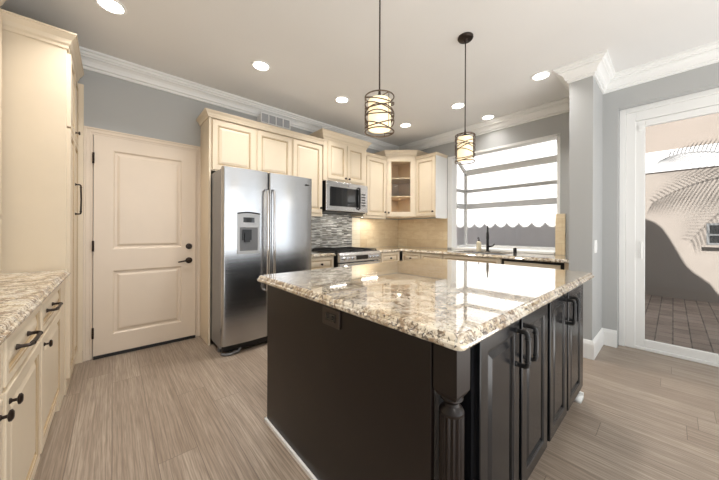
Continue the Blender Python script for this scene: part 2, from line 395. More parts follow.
# ------------------------------------------------------------------ panelled interior door
d = thing('door_1', 'ivory two panel interior door with black hinges and lever', 'door', (0.28, 3.58, 0)); d['kind'] = 'structure'
LX0, LX1, LZ1 = -0.135, 0.698, 2.09
lf = MB(); yb, yf = 3.590, 3.565
def rect(a0, a1, b0, b1, y): return [(a0, y, b0), (a1, y, b0), (a1, y, b1), (a0, y, b1)]
px0, px1 = 0.0, 0.565
# slab as strips round the two moulded panels
zs = [0.03, 0.205, 0.815, 1.02, 1.965, LZ1]
lf.box(LX0, px0, yf, yb, zs[0], zs[5]); lf.box(px1, LX1, yf, yb, zs[0], zs[5])
for a, b in ((0, 1), (2, 3), (4, 5)): lf.box(px0, px1, yf, yb, zs[a], zs[b])
for a, b in ((1, 2), (3, 4)):
    lf.loft([rect(px0 + i, px1 - i, zs[a] + i, zs[b] - i, yf + q) for i, q in ((0, 0), (0.006, 0.004), (0.014, 0.014), (0.030, 0.014), (0.048, 0.004), (0.06, 0.003))], 'end')
leaf = lf.build('door_leaf', M['ivory'], d)
cas = MB()
cp = [(0, 0), (0.010, 0.0), (0.018, -0.012), (0.018, -0.050), (0.024, -0.056), (0.024, -0.066), (0, -0.066)]
# casing: sweep in the wall plane (x,z) with depth in y
def casing(mb, x0, x1, z1, wd, prof, y):
    pts = [(x0, 0.0), (x0, z1), (x1, z1), (x1, 0.0)]
    rings = []
    for k, (px, pz) in enumerate(pts):
        ring = []
        for dep, wo in prof:
            sx = -1 if k < 2 else 1
            ring.append((px + sx * wo, y - dep, pz + (wo if k in (1, 2) else 0)))
        rings.append(ring)
    mb.loft(rings, True)
casing(cas, LX0 - 0.004, LX1 + 0.004, LZ1 + 0.005, 0.066, [(0.0, 0.0), (0.012, 0.002), (0.014, 0.018), (0.018, 0.022), (0.018, 0.046), (0.024, 0.050), (0.024, 0.0625), (0, 0.0625)], YA)
cas.build('door_casing', M['ivory'], d)
for hz in (1.872, 1.054, 0.245):
    h = MB().cyl((LX0 - 0.001, 3.560, hz - 0.05), (LX0 - 0.001, 3.560, hz + 0.05), 0.007, 10)
    h.box(LX0 - 0.010, LX0 + 0.004, 3.560, 3.566, hz - 0.05, hz + 0.05)
    h.build('hinge', M['bronze'], d)
MB().lathe((0.632, yf, 1.029), -Y, [(0.032, 0), (0.031, 0.006), (0.024, 0.012), (0.022, 0.02), (0.001, 0.021)], 20).build('deadbolt', M['bronze'], d)
lv = MB().lathe((0.632, yf, 0.873), -Y, [(0.034, 0), (0.032, 0.007), (0.016, 0.012), (0.012, 0.045), (0.001, 0.047)], 20)
lv.tube([(0.632, yf - 0.04, 0.873), (0.60, yf - 0.046, 0.874), (0.56, yf - 0.046, 0.868), (0.525, yf - 0.042, 0.862)], [0.010, 0.009, 0.008, 0.007], 10)
lv.build('lever_handle', M['bronze'], d)
MB().box(LX0 + 0.002, LX1 - 0.002, 3.555, 3.590, 0.002, 0.028).build('door_sweep', M['black'], d)

# ------------------------------------------------------------------ cabinet crowns
def crown_prof(z0, z1, o=0.05):
    h = z1 - z0
    return [(0, z0), (0.008, z0), (0.010, z0 + h * .18), (o * .35, z0 + h * .30), (o * .50, z0 + h * .55), (o * .85, z0 + h * .80), (o * .88, z0 + h * .88), (o, z0 + h * .90), (o, z1), (0, z1)]

# ------------------------------------------------------------------ left cabinet run
FX, HX = -0.255, -0.555
t = thing('pantry_cabinet', 'tall cream pantry cabinet between panelled door and left counter', 'cabinet', (-0.57, 3.25, 0))
MB().box(-0.89, FX, 2.93, 3.571, 0.0, 2.54).build('body', M['cream'], t, bevel=0.002)
MB().sweep([(FX, 3.571), (FX, 2.93), (HX + 0.004, 2.93)], crown_prof(2.52, 2.625, 0.055), side=1).build('crown', CG, t)
for y0, y1, z0, z1, kind in ((2.955, 3.245, 0.11, 1.95, ''), (3.265, 3.565, 0.11, 1.95, 'pull'), (2.955, 3.245, 1.965, 2.50, ''), (3.265, 3.565, 1.965, 2.50, 'knob')):
    dd = MB().door((FX, y0, z0), Y, X, y1 - y0, z1 - z0, 0.05).build('door', CG, t)
    if kind == 'pull': MB().pull((FX + 0.02, 3.285, 1.458), Z, X, 0.245, 0.006, 0.034).build('handle', M['bronze'], dd)
    if kind == 'knob': MB().knob((FX + 0.02, 3.295, 2.01), X).build('knob', M['bronze'], dd)
MB().box(-0.30, FX + 0.004, 2.935, 3.58, 0.0, 0.095).build('toe_board', M['cream'], t)

MB().box(FX - 0.02, -0.203, 3.572, 3.597, 0.0, 2.53).build('scribe_panel', M['cream'], t)
MB().box(-0.30, -0.203, 3.555, 3.571, 0.0, 0.10).build('scribe_foot', M['cream'], t)
t = thing('hutch_cabinet', 'cream wall hutch standing on the left counter, cut by photo edge', 'cabinet', (-0.72, 2.3, 0.917))
MB().box(-0.89, HX, 1.05, 2.872, 0.917, 2.64).build('body', M['cream'], t)
MB().sweep([(HX, 2.872), (HX, 1.05)], crown_prof(2.62, 2.725, 0.055), side=1).build('crown', CG, t)
for y0, y1 in ((1.08, 1.67), (1.69, 2.28), (2.30, 2.855)):
    MB().door((HX, y0, 1.30), Y, X, y1 - y0, 1.29, 0.06).build('door', CG, t)
    dr = MB().door((HX, y0, 0.945), Y, X, y1 - y0, 0.325, 0.05).build('drawer', CG, t)

def base_unit(name, label, y0, y1, knob_y, pull_y):
    t = thing(name, label, 'cabinet', (-0.57, (y0 + y1) / 2, 0), 'left base cabinets')
    MB().box(-0.89, -0.275, y0, y1, 0.10, 0.874).build('body', M['cream'], t)
    MB().box(-0.89, -0.300, y0, y1, 0.0, 0.10).build('toe_board', M['cream'], t)
    dr = MB().door((-0.275, y0 + 0.018, 0.695), Y, X, y1 - y0 - 0.036, 0.160, 0.038).build('drawer', CG, t)
    MB().pull((-0.255, pull_y, 0.785), Y, X, 0.17, 0.0065, 0.036).build('handle', M['bronze'], dr)
    do = MB().door((-0.275, y0 + 0.018, 0.115), Y, X, y1 - y0 - 0.036, 0.560, 0.055).build('door', CG, t)
    MB().knob((-0.255, knob_y, 0.632), X, 0.017).build('knob', M['bronze'], do)
base_unit('base_cabinet', 'cream drawer base cabinet next to the tall pantry', 2.012, 2.70, 2.075, 2.23)
base_unit('base_cabinet', 'cream base cabinet, its drawer pull second from pantry, knob near photo edge', 1.405, 2.010, 1.46, 1.63)
base_unit('base_cabinet', 'cream base cabinet at bottom left photo corner, mostly out of frame', 0.80, 1.403, 1.345, 1.02)
tag(MB().box(-0.89, -0.262, 2.702, 2.928, 0.0, 0.874).build('filler_panel', M['cream'], bevel=0.002), 'narrow cream filler panel between drawer cabinet and tall pantry', 'panel')

def slab(mb, poly, z0=0.875, z1=0.915, edge=None):
    """worktop with a shaped edge; poly is counter-clockwise"""
    edge = edge or [(0.012, 0), (0.003, 0.002), (0.0, 0.007), (0.0, 0.016), (0.004, 0.020), (0.009, 0.022), (0.010, 0.027), (0.013, 0.033), (0.017, 0.038), (0.022, 0.040)]
    P = [Vector(p) for p in poly]; n = len(P); rings = []
    for ins, dz in edge:
        ring = []
        for i in range(n):
            a = (P[i] - P[i - 1]).normalized(); b = (P[(i + 1) % n] - P[i]).normalized()
            na = Vector((-a.y, a.x)); nb = Vector((-b.y, b.x)); mv = (na + nb) / (1 + na.dot(nb))
            q = P[i] + mv * ins; ring.append((q.x, q.y, z0 + dz))
        rings.append(ring)
    return mb.loft(rings, True)
def rounded(x0, x1, y0, y1, r, n=5):
    out = []
    for cx, cy, a0 in ((x1 - r, y1 - r, 0), (x0 + r, y1 - r, 90), (x0 + r, y0 + r, 180), (x1 - r, y0 + r, 270)):
        for k in range(n + 1):
            an = math.radians(a0 + 90 * k / n); out.append((cx + r * math.cos(an), cy + r * math.sin(an)))
    return out
tag(slab(MB(), [(-0.89, 0.80), (-0.232, 0.80), (-0.232, 2.926), (-0.89, 2.926)]).build('worktop', M['granite_satin']), 'beige speckled granite worktop on the left cream cabinets', 'worktop')

# ------------------------------------------------------------------ fridge wall
tag(MB().box(0.747, 0.766, 3.215, 3.597, 0.0, 2.392).build('end_panel', M['cream'], bevel=0.002), 'tall narrow cream end panel left of the fridge', 'panel')
def knobs_on(door, pts, n):
    for p in pts: MB().knob(p, n, 0.016).build('knob', M['bronze'], door)
FY = 3.24
t = thing('bridge_cabinet', 'cream two door cabinet directly above the fridge', 'cabinet', (1.24, 3.4, 1.85))
MB().box(0.767, 1.706, FY, 3.597, 1.84, 2.392).build('body', M['cream'], t)
MB().sweep([(0.745, 3.595), (0.745, FY - 0.022), (1.706, FY - 0.022)], crown_prof(2.395, 2.458, 0.045), side=-1).box(0.745, 1.706, FY - 0.02, 3.595, 2.395, 2.42).build('crown', CG, t)
for x0, x1, kx in ((0.782, 1.232, 1.205), (1.258, 1.698, 1.285)):
    dd = MB().door((x0, FY, 1.852), X, -Y, x1 - x0, 0.525, 0.058).build('door', CG, t); knobs_on(dd, [(kx, FY - 0.02, 1.875)], -Y)
t = thing('wall_cabinet', 'cream single door wall cabinet beside fridge top, left of microwave', 'cabinet', (1.94, 3.4, 1.44))
MB().box(1.708, 2.176, FY, 3.597, 1.44, 2.392).build('body', M['cream'], t)
MB().sweep([(1.7075, FY - 0.022), (2.176, FY - 0.022)], crown_prof(2.395, 2.458, 0.045), side=-1).box(1.708, 2.176, FY - 0.02, 3.595, 2.395, 2.42).build('crown', CG, t)
dd = MB().door((1.722, FY, 1.452), X, -Y, 0.440, 0.925, 0.058).build('door', CG, t); knobs_on(dd, [(2.135, FY - 0.02, 1.52)], -Y)
MB().box(1.71, 2.174, FY - 0.012, FY + 0.01, 1.405, 1.44).build('light_rail', M['cream'], t)

t = thing('fridge', 'stainless side by side fridge with ice dispenser in left door', 'fridge', (1.26, 3.2, 0))
MB().box(0.775, 1.755, 2.885, 3.56, 0.06, 1.80).build('body', M['steel_side'], t, bevel=0.004)
def fdoor(x0, x1):
    r = 0.020; n = 5
    prof = [(x0, 2.878), (x0, 2.820 + r)] + [(x0 + r - r * math.cos(math.radians(90 * k / n)), 2.820 + r - r * math.sin(math.radians(90 * k / n))) for k in range(1, n + 1)]
    # gently bowed face
    for k in range(1, 8):
        s_ = k / 8; prof.append((x0 + r + (x1 - x0 - 2 * r) * s_, 2.820 - 0.010 * math.sin(math.pi * s_)))
    prof += [(x1 - r + r * math.sin(math.radians(90 * k / n)), 2.820 + r - r * math.cos(math.radians(90 * k / n))) for k in range(0, n + 1)] + [(x1, 2.878)]
    return prof
dl = MB().prism(fdoor(0.775, 1.222), 0.10, 1.815).build('door', M['steel'], t, flat_area=9)
dr = MB().prism(fdoor(1.230, 1.755), 0.10, 1.815).build('door', M['steel'], t, flat_area=9)
for dd, hx in ((dl, 1.190), (dr, 1.262)):
    h = MB().tube([(hx, 2.81, 1.63), (hx, 2.768, 1.615), (hx, 2.760, 1.55), (hx, 2.756, 1.1), (hx, 2.760, 0.66), (hx, 2.768, 0.60), (hx, 2.81, 0.585)], 0.0125, 12)
    h.build('handle', M['chrome'], dd)
# dispenser
dx0, dx1, dz0, dz1 = 0.905, 1.125, 0.985, 1.375
yd = 2.8115
dp = MB().box(dx0, dx1, yd - 0.006, yd + 0.003, 1.235, dz1).box(dx0, dx0 + 0.022, yd - 0.006, yd + 0.003, dz0, 1.235).box(dx1 - 0.022, dx1, yd - 0.006, yd + 0.003, dz0, 1.235).box(dx0, dx1, yd - 0.018, yd + 0.003, dz0 - 0.012, dz0 + 0.018)
dsp = dp.build('dispenser', M['silver'], dl, bevel=0.002)
MB().box(dx0 + 0.022, dx1 - 0.022, yd - 0.0015, yd + 0.002, dz0 + 0.018, 1.235).build('recess_back', M['grey_plastic'], dsp)
t2 = MB().box(dx0 + 0.045, dx0 + 0.135, yd - 0.010, yd - 0.002, 1.11, 1.215).box(dx0 + 0.065, dx0 + 0.115, yd - 0.022, yd - 0.009, 1.09, 1.18)
t2.build('paddle', M['black'], dsp)
MB().box(dx0 + 0.055, dx1 - 0.055, yd - 0.008, yd - 0.0055, 1.285, 1.335).build('display', M['blackglass'], dsp)
ar = MB(); arc = [(dx0 + (dx1 - dx0) * k / 10, yd - 0.007, dz1 - 0.002 + 0.012 * math.sin(math.pi * k / 10)) for k in range(11)]
ar.tube(arc, 0.007, 8); ar.build('dispenser_trim', M['black'], dsp)
MB().box(0.79, 1.74, 2.87, 2.90, 0.025, 0.095).build('kick_grille', M['black'], t)
MB().tube([(0.785, 2.88, 0.014), (0.80, 2.845, 0.014), (0.85, 2.825, 0.014), (0.93, 2.84, 0.02), (0.96, 2.88, 0.03)], 0.013, 8).build('foot_bracket', M['grey_plastic'], t)
for fx_, fy_ in ((0.80, 3.0), (1.72, 3.0), (0.80, 3.5), (1.72, 3.5)): MB().cyl((fx_, fy_, 0), (fx_, fy_, 0.06), 0.02).build('foot', M['grey_plastic'], t)
bd = MB().box(1.655, 1.705, 2.808, 2.8135, 1.728, 1.738).box(1.660, 1.668, 2.8075, 2.8095, 1.725, 1.741).box(1.672, 1.680, 2.8075, 2.8095, 1.725, 1.741).box(1.684, 1.700, 2.8075, 2.8095, 1.727, 1.733)
bd.build('badge', M['black'], dr)

# microwave cabinet and microwave
MY = 3.215
t = thing('microwave_cabinet', 'taller cream two door cabinet above the microwave', 'cabinet', (2.58, 3.4, 1.92))
MB().box(2.18, 2.985, MY, 3.597, 1.912, 2.50).build('body', M['cream'], t)
MB().sweep([(2.18, 3.595), (2.18, MY), (2.985, MY), (2.985, 3.595)], crown_prof(2.49, 2.595, 0.065), side=-1).build('crown', CG, t)
for x0, x1, kx in ((2.245, 2.573, 2.548), (2.593, 2.92, 2.618)):
    dd = MB().door((x0, MY, 1.945), X, -Y, x1 - x0, 0.515, 0.055).build('door', CG, t); knobs_on(dd, [(kx, MY - 0.02, 1.972)], -Y)
t = thing('microwave', 'stainless over range microwave under the cream cabinet', 'microwave', (2.59, 3.4, 1.49))
MB().box(2.205, 2.985, 3.20, 3.59, 1.492, 1.908).build('body', M['black'], t)
MB().box(2.205, 2.985, 3.178, 3.199, 1.492, 1.908).build('front_frame', M['steel_bright'], t, bevel=0.004)
md = MB().box(2.265, 2.80, 3.170, 3.177, 1.56, 1.83).build('window', M['blackglass'], t)
MB().box(2.83, 2.95, 3.172, 3.177, 1.56, 1.83).build('control_panel', M['steel_bright'], t)
bt = MB()
for r_ in range(5):
    for c_ in range(3): bt.box(2.852 + c_ * 0.028, 2.872 + c_ * 0.028, 3.169, 3.1715, 1.585 + r_ * 0.042, 1.607 + r_ * 0.042)
bt.build('buttons', M['black'], t)
MB().tube([(2.79, 3.172, 1.535), (2.79, 3.145, 1.545), (2.79, 3.140, 1.69), (2.79, 3.145, 1.845), (2.79, 3.172, 1.855)], 0.014, 10).build('handle', M['iron'], t)
MB().lathe((2.59, 3.178, 1.868), -Y, [(0.016, 0), (0.016, 0.002), (0.001, 0.0022)], 16).build('badge', M['grey_plastic'], t)
MB().box(2.23, 2.96, 3.21, 3.55, 1.478, 1.4915).build('underside_vent', M['black'], t)

# backsplash tiles
tag(MB().box(1.76, 3.012, 3.588, 3.599, 0.917, 1.49).build('mosaic_backsplash', M['mosaic']), 'grey linear glass mosaic backsplash behind the range', 'backsplash')
tag(MB().box(3.0135, 3.195, 3.588, 3.599, 0.917, 1.43).build('lighter_tile_strip', M['subway']), 'narrow lighter cream tile strip between mosaic and stone tile', 'backsplash')  # tile strip in a lighter tone than the tiles beside it
tag(MB().box(3.196, 4.198, 3.588, 3.599, 0.917, 1.43).build('tile_backsplash', M['travertine_a']), 'beige stone tile backsplash on the back wall, right of the range', 'backsplash')
tag(MB().box(4.188, 4.199, 2.51, 3.586, 0.917, 1.43).build('tile_backsplash', M['travertine_b']), 'beige stone tile backsplash left of the sink window', 'backsplash')
tag(MB().box(4.168, 4.199, 0.885, 0.985, 0.917, 1.43).build('tile_backsplash', M['travertine_b']), 'narrow tan tile strip right of the sink window', 'backsplash')

# uppers right of the microwave
t = thing('wall_cabinet', 'cream single door wall cabinet right of the microwave', 'cabinet', (3.25, 3.4, 1.44))
MB().box(2.988, 3.508, 3.285, 3.597, 1.45, 2.43).build('body', M['cream'], t)
MB().sweep([(2.988, 3.275), (3.508, 3.275)], crown_prof(2.43, 2.47, 0.025), side=-1).box(2.988, 3.508, 3.28, 3.59, 2.43, 2.45).build('crown', CG, t)
dd = MB().door((3.05, 3.285, 1.465), X, -Y, 0.445, 0.95, 0.058).build('door', CG, t); knobs_on(dd, [(3.465, 3.265, 1.53)], -Y)
MB().box(2.99, 3.506, 3.275, 3.295, 1.42, 1.45).build('light_rail', M['cream'], t)
t = thing('wall_cabinet', 'cream wall cabinet with bright white end beside the sink window', 'cabinet', (4.03, 2.72, 1.44))
MB().box(3.888, 4.197, 2.53, 2.928, 1.45, 2.43).build('body', M['cream'], t)
MB().sweep([(3.878, 2.928), (3.878, 2.53), (4.197, 2.53)], crown_prof(2.43, 2.475, 0.025), side=-1).box(3.88, 4.197, 2.53, 2.928, 2.43, 2.45).build('crown', CG, t)
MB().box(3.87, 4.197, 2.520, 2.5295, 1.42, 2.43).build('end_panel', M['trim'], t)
dd = MB().door((3.888, 2.545, 1.465), Y, -X, 0.375, 0.95, 0.055).build('door', CG, t); knobs_on(dd, [(3.868, 2.575, 1.53)], -X)
# diagonal glass corner cabinet
A_, B_ = V(3.512, 3.285, 0), V(3.886, 2.932, 0)
U_ = (B_ - A_).normalized(); N_ = V(U_.y, -U_.x, 0); WD = (B_ - A_).length
t = thing('corner_cabinet', 'cream diagonal corner cabinet with glass door', 'cabinet', (3.95, 3.35, 1.44))
poly = [(3.512, 3.597), (3.512, 3.285), (3.886, 2.932), (4.197, 2.932), (4.197, 3.597)]
bdy = MB().prism(poly, 1.45, 1.475).prism(poly, 2.48, 2.51)
bdy.box(3.512, 3.53, 3.285, 3.597, 1.475, 2.48).box(3.886, 4.197, 2.932, 2.95, 1.475, 2.48)
bdy.build('body', M['cream'], t)
MB().box(3.53, 4.18, 3.575, 3.596, 1.476, 2.479).box(4.175, 4.196, 2.95, 3.575, 1.476, 2.479).build('back', M['interior'], t)
for sz in (1.475, 1.80, 2.115):
    ip = [(3.535, 3.57), (3.535, 3.30), (3.90, 2.955), (4.17, 2.955), (4.17, 3.57)]
    MB().prism(ip, sz, sz + 0.018).build('shelf', M['interior'], t)
MB().sweep([(3.512, 3.595), (3.512, 3.285), (3.886, 2.932), (4.195, 2.932)], crown_prof(2.50, 2.59, 0.05), side=-1).build('crown', CG, t)
for pxx, pyy, pz, pr_ in ((3.76, 3.18, 2.477, 0.022), (3.92, 3.32, 1.798, 0.018)):
    MB().lathe((pxx, pyy, pz), -Z, [(pr_, 0), (pr_, 0.010), (pr_ * 0.7, 0.012), (0.001, 0.0125)], 20).build('puck_light', M['shade'], t)
    ld = bpy.data.lights.new('puck_glow', 'AREA'); ld.shape = 'DISK'; ld.size = 0.05; ld.energy = 0.4; ld.color = (1.0, 0.88, 0.70)
    lo = bpy.data.objects.new('puck_glow', ld); COL.objects.link(lo); lo.location = (pxx, pyy, pz - 0.018)
dm = MB(); z0, z1 = 1.462, 2.475; f_ = 0.075; e_ = 0.02
def dbox(a0, a1, b0, b1, n0=0.0, n1=0.02, mi=0): dm.obox(A_ + U_ * a0 + Z * b0 + N_ * n0, U_ * (a1 - a0), Z * (b1 - b0), N_ * (n1 - n0), mi)
dbox(e_, e_ + f_, z0, z1); dbox(WD - e_ - f_, WD - e_, z0, z1); dbox(e_ + f_, WD - e_ - f_, z0, z0 + f_); dbox(e_ + f_, WD - e_ - f_, z1 - f_, z1)
dbox(0.0, e_ - 0.003, z0 - 0.01, z1 + 0.005, 0, 0.006); dbox(WD - e_ + 0.003, WD, z0 - 0.01, z1 + 0.005, 0, 0.006)
gd = dm.build('door', CG, t, bevel=0.002)
gp = MB().obox(A_ + U_ * (e_ + f_) + Z * (z0 + f_) + N_ * 0.008, U_ * (WD - 2 * e_ - 2 * f_), Z * (z1 - z0 - 2 * f_), N_ * 0.004).build('glass_pane', M['glass'], gd)
MB().knob(A_ + U_ * (e_ + 0.03) + Z * (z0 + 0.06) + N_ * 0.02, N_, 0.016).build('knob', M['bronze'], gd)

# lower cabinets on the back and right walls
def lower(name, label, o, u, n, w_, dep, fronts):
    o, u, n = V(*o), V(*u), V(*n)
    c = o + u * w_ / 2 - n * dep / 2
    t = thing(name, label, 'cabinet', (c.x, c.y, 0))
    bb = MB()
    if name == 'sink_cabinet':
        for a0, aw, n0, nw, zb_, zt_ in ((0, 0.018, 0, dep, 0.1, 0.874), (w_ - 0.018, 0.018, 0, dep, 0.1, 0.874), (0.018, w_ - 0.036, 0, 0.018, 0.1, 0.874), (0.018, w_ - 0.036, dep - 0.018, 0.018, 0.1, 0.874), (0.018, w_ - 0.036, 0.018, dep - 0.036, 0.1, 0.118)):
            MB().obox(o + u * a0 - n * (n0 + nw) + Z * zb_, u * aw, Z * (zt_ - zb_), n * nw).build('carcass_panel', M['cream'], t)
    else: bb.obox(o + Z * 0.10 - n * dep, u * w_, Z * 0.774, n * dep).build('body', M['cream'], t)
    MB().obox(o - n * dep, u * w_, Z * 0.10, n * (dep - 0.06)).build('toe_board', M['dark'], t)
    for kind, a, b, z0, z1 in fronts:
        dd = MB().door(o + u * a + Z * z0, u, n, b - a, z1 - z0, 0.036 if kind == 'drawer' else 0.055).build(kind, CG, t)
        MB().knob(o + u * (a + b) / 2 + Z * ((z0 + z1) / 2 if kind == 'drawer' else z1 - 0.05) + n * 0.02, n, 0.014).build('knob', M['bronze'], dd)
lower('base_cabinet', 'small cream drawer cabinet between fridge and range', (1.78, 2.99, 0), X, -Y, 0.415, 0.59, [('drawer', 0.015, 0.40, 0.70, 0.86), ('door', 0.015, 0.40, 0.115, 0.685)])
lower('base_cabinet', 'cream corner cabinet just right of the range', (2.99, 2.99, 0), X, -Y, 0.545, 0.59, [('drawer', 0.10, 0.50, 0.70, 0.86), ('door', 0.10, 0.50, 0.115, 0.685)])
lower('base_cabinet', 'cream cabinet left of the sink along the window counter', (3.575, 2.965, 0), -Y, -X, 0.755, 0.605, [('drawer', 0.02, 0.37, 0.70, 0.86), ('drawer', 0.385, 0.74, 0.70, 0.86), ('door', 0.02, 0.37, 0.115, 0.685), ('door', 0.385, 0.74, 0.115, 0.685)])
lower('sink_cabinet', 'cream sink base cabinet under the kitchen window', (3.575, 2.205, 0), -Y, -X, 0.795, 0.605, [('drawer', 0.015, 0.78, 0.70, 0.86), ('door', 0.015, 0.39, 0.115, 0.685), ('door', 0.405, 0.78, 0.115, 0.685)])
t = thing('dishwasher', 'panelled dishwasher with black surround right of the sink', 'dishwasher', (3.85, 1.07, 0))
MB().box(3.595, 4.18, 0.765, 1.40, 0.02, 0.872).build('body', M['black'], t)
dw = MB().door((3.594, 0.80, 0.115), Y, -X, 0.57, 0.73, 0.055).build('door', CG, t)
MB().pull((3.574, 1.085, 0.79), Y, -X, 0.3, 0.006, 0.03).build('handle', M['bronze'], dw)
tag(MB().box(3.575, 4.197, 0.692, 0.763, 0.0, 0.874).build('filler_panel', M['cream']), 'cream filler panel between dishwasher and grey wall stub', 'panel')

# worktops
tag(slab(MB(), [(1.775, 2.955), (2.205, 2.955), (2.205, 3.586), (1.775, 3.586)]).build('worktop', M['granite']), 'short granite worktop between fridge and range', 'worktop')
ct = slab(MB(), [(2.98, 3.586), (2.98, 2.955), (3.54, 2.955), (3.54, 0.694), (4.166, 0.694), (4.166, 0.99), (4.186, 0.99), (4.186, 3.586)])
wt = tag(ct.build('worktop', M['granite']), 'long granite worktop running under the sink window', 'worktop')
cut = MB().box(3.66, 4.04, 1.42, 2.12, 0.8, 1.0).build('cutter', M['granite'])
bo = wt.modifiers.new('sink_hole', 'BOOLEAN'); bo.object = cut; bo.operation = 'DIFFERENCE'; bo.solver = 'EXACT'
dg = bpy.context.evaluated_depsgraph_get(); me2 = bpy.data.meshes.new_from_object(wt.evaluated_get(dg)); wt.modifiers.clear(); wt.data = me2
bpy.data.objects.remove(cut, do_unlink=True)
sk = MB(); zz = 0.70
sk.box(3.665, 3.67, 1.425, 2.115, zz, 0.905).box(4.03, 4.035, 1.425, 2.115, zz, 0.905).box(3.67, 4.03, 1.425, 1.43, zz, 0.905).box(3.67, 4.03, 2.11, 2.115, zz, 0.905).box(3.67, 4.03, 1.43, 2.11, zz, zz + 0.005)
sk = sk.build('sink', M['steel_side']); tag(sk, 'steel undermount sink set in the window worktop', 'sink')
t = thing('faucet', 'tall black kitchen faucet at the window sink', 'faucet', (4.10, 1.80, 0.915))
MB().lathe((4.10, 1.80, 0.9155), Z, [(0.030, 0), (0.028, 0.008), (0.020, 0.014), (0.019, 0.10), (0.017, 0.16), (0.016, 0.20)], 18).build('base', M['black'], t)
fd = V(-0.915, -0.402, 0); fo = V(4.10, 1.80, 0)
MB().tube([fo + fd * a_ + Z * z_ for a_, z_ in ((0, 1.10), (0, 1.22), (0.012, 1.262), (0.045, 1.282), (0.085, 1.272), (0.11, 1.24), (0.117, 1.20), (0.118, 1.19), (0.12, 1.10), (0.12, 1.09))], [0.013, 0.011, 0.011, 0.011, 0.011, 0.011, 0.012, 0.018, 0.020, 0.012], 12).build('spout', M['black'], t)
MB().tube([(4.10, 1.785, 0.99), (4.10, 1.755, 0.992), (4.10, 1.725, 1.0), (4.098, 1.70, 1.03)], [0.014, 0.012, 0.009, 0.006], 8).build('lever', M['black'], t)
t = thing('soap_dispenser', 'pale soap bottle with dark pump beside the faucet', 'bottle', (4.10, 1.93, 0.915))
MB().lathe((4.10, 1.93, 0.9155), Z, [(0.030, 0), (0.034, 0.006), (0.034, 0.12), (0.030, 0.135), (0.012, 0.145), (0.012, 0.155)], 18).build('body', M['soap'], t)
pm = MB().cyl((4.10, 1.93, 1.068), (4.10, 1.93, 1.11), 0.007, 10).lathe((4.10, 1.93, 1.068), Z, [(0.014, 0), (0.014, 0.012), (0.008, 0.014)], 12).tube([(4.10, 1.93, 1.11), (4.08, 1.93, 1.115), (4.055, 1.93, 1.105)], 0.006, 8)
pm.build('pump', M['black'], t)
tag(MB().lathe((4.10, 1.43, 0.9155), Z, [(0.022, 0), (0.022, 0.05), (0.020, 0.064), (0.012, 0.070), (0.001, 0.072)], 16).build('air_gap', M['black']), 'small dark cylindrical air gap cap right of the sink', 'fitting')

# range
t = thing('range', 'stainless gas range with black grates below the microwave', 'range', (2.59, 3.25, 0))
MB().box(2.215, 2.972, 2.925, 3.582, 0.02, 0.905).build('body', M['black'], t)
cpn = MB(); cpn.loft([[(2.212, 2.924, 0.79), (2.212, 2.872, 0.79), (2.212, 2.880, 0.885), (2.212, 2.905, 0.915), (2.212, 2.924, 0.915)], [(2.975, 2.924, 0.79), (2.975, 2.872, 0.79), (2.975, 2.880, 0.885), (2.975, 2.905, 0.915), (2.975, 2.924, 0.915)]])
cp_ = cpn.build('control_panel', M['steel_bright'], t)
for kx in (2.28, 2.36, 2.44, 2.77, 2.84, 2.91):
    MB().lathe((kx, 2.876, 0.840), V(0, -1, 0.09), [(0.026, 0), (0.026, 0.006), (0.019, 0.008), (0.018, 0.030), (0.015, 0.034), (0.001, 0.035)], 16).build('knob', M['chrome'], cp_)
MB().box(2.50, 2.71, 2.868, 2.876, 0.815, 0.872).build('display', M['blackglass'], cp_)
od = MB().box(2.215, 2.972, 2.885, 2.922, 0.21, 0.775).build('oven_door', M['steel_bright'], t, bevel=0.004)
MB().box(2.30, 2.885, 2.880, 2.886, 0.30, 0.62).build('oven_window', M['blackglass'], od)
MB().tube([(2.26, 2.886, 0.735), (2.26, 2.845, 0.735), (2.30, 2.838, 0.735), (2.885, 2.838, 0.735), (2.925, 2.845, 0.735), (2.925, 2.886, 0.735)], 0.012, 10).build('handle', M['chrome'], od)
MB().box(2.215, 2.972, 2.890, 2.922, 0.05, 0.20).build('drawer', M['steel'], t, bevel=0.004)
MB().box(2.212, 2.975, 2.93, 3.575, 0.9055, 0.918).build('cooktop', M['iron'], t)
for gx in (2.34, 2.59, 2.84):
    gr = MB(); w2 = 0.115
    for yy in (2.96, 3.25, 3.55): gr.box(gx - w2, gx + w2, yy - 0.006, yy + 0.006, 0.932, 0.946)
    for xx in (-w2, -w2 / 2, 0, w2 / 2, w2): gr.box(gx + xx - 0.005, gx + xx + 0.005, 2.96, 3.55, 0.930, 0.944)
    for xx in (-w2, w2):
        for yy in (2.96, 3.55): gr.box(gx + xx - 0.006, gx + xx + 0.006, yy - 0.006, yy + 0.006, 0.918, 0.934)
    for yy in (3.1, 3.4): gr.lathe((gx, yy, 0.918), Z, [(0.045, 0), (0.045, 0.006), (0.03, 0.010), (0.001, 0.011)], 14)
    gr.build('grate', M['iron'], t)

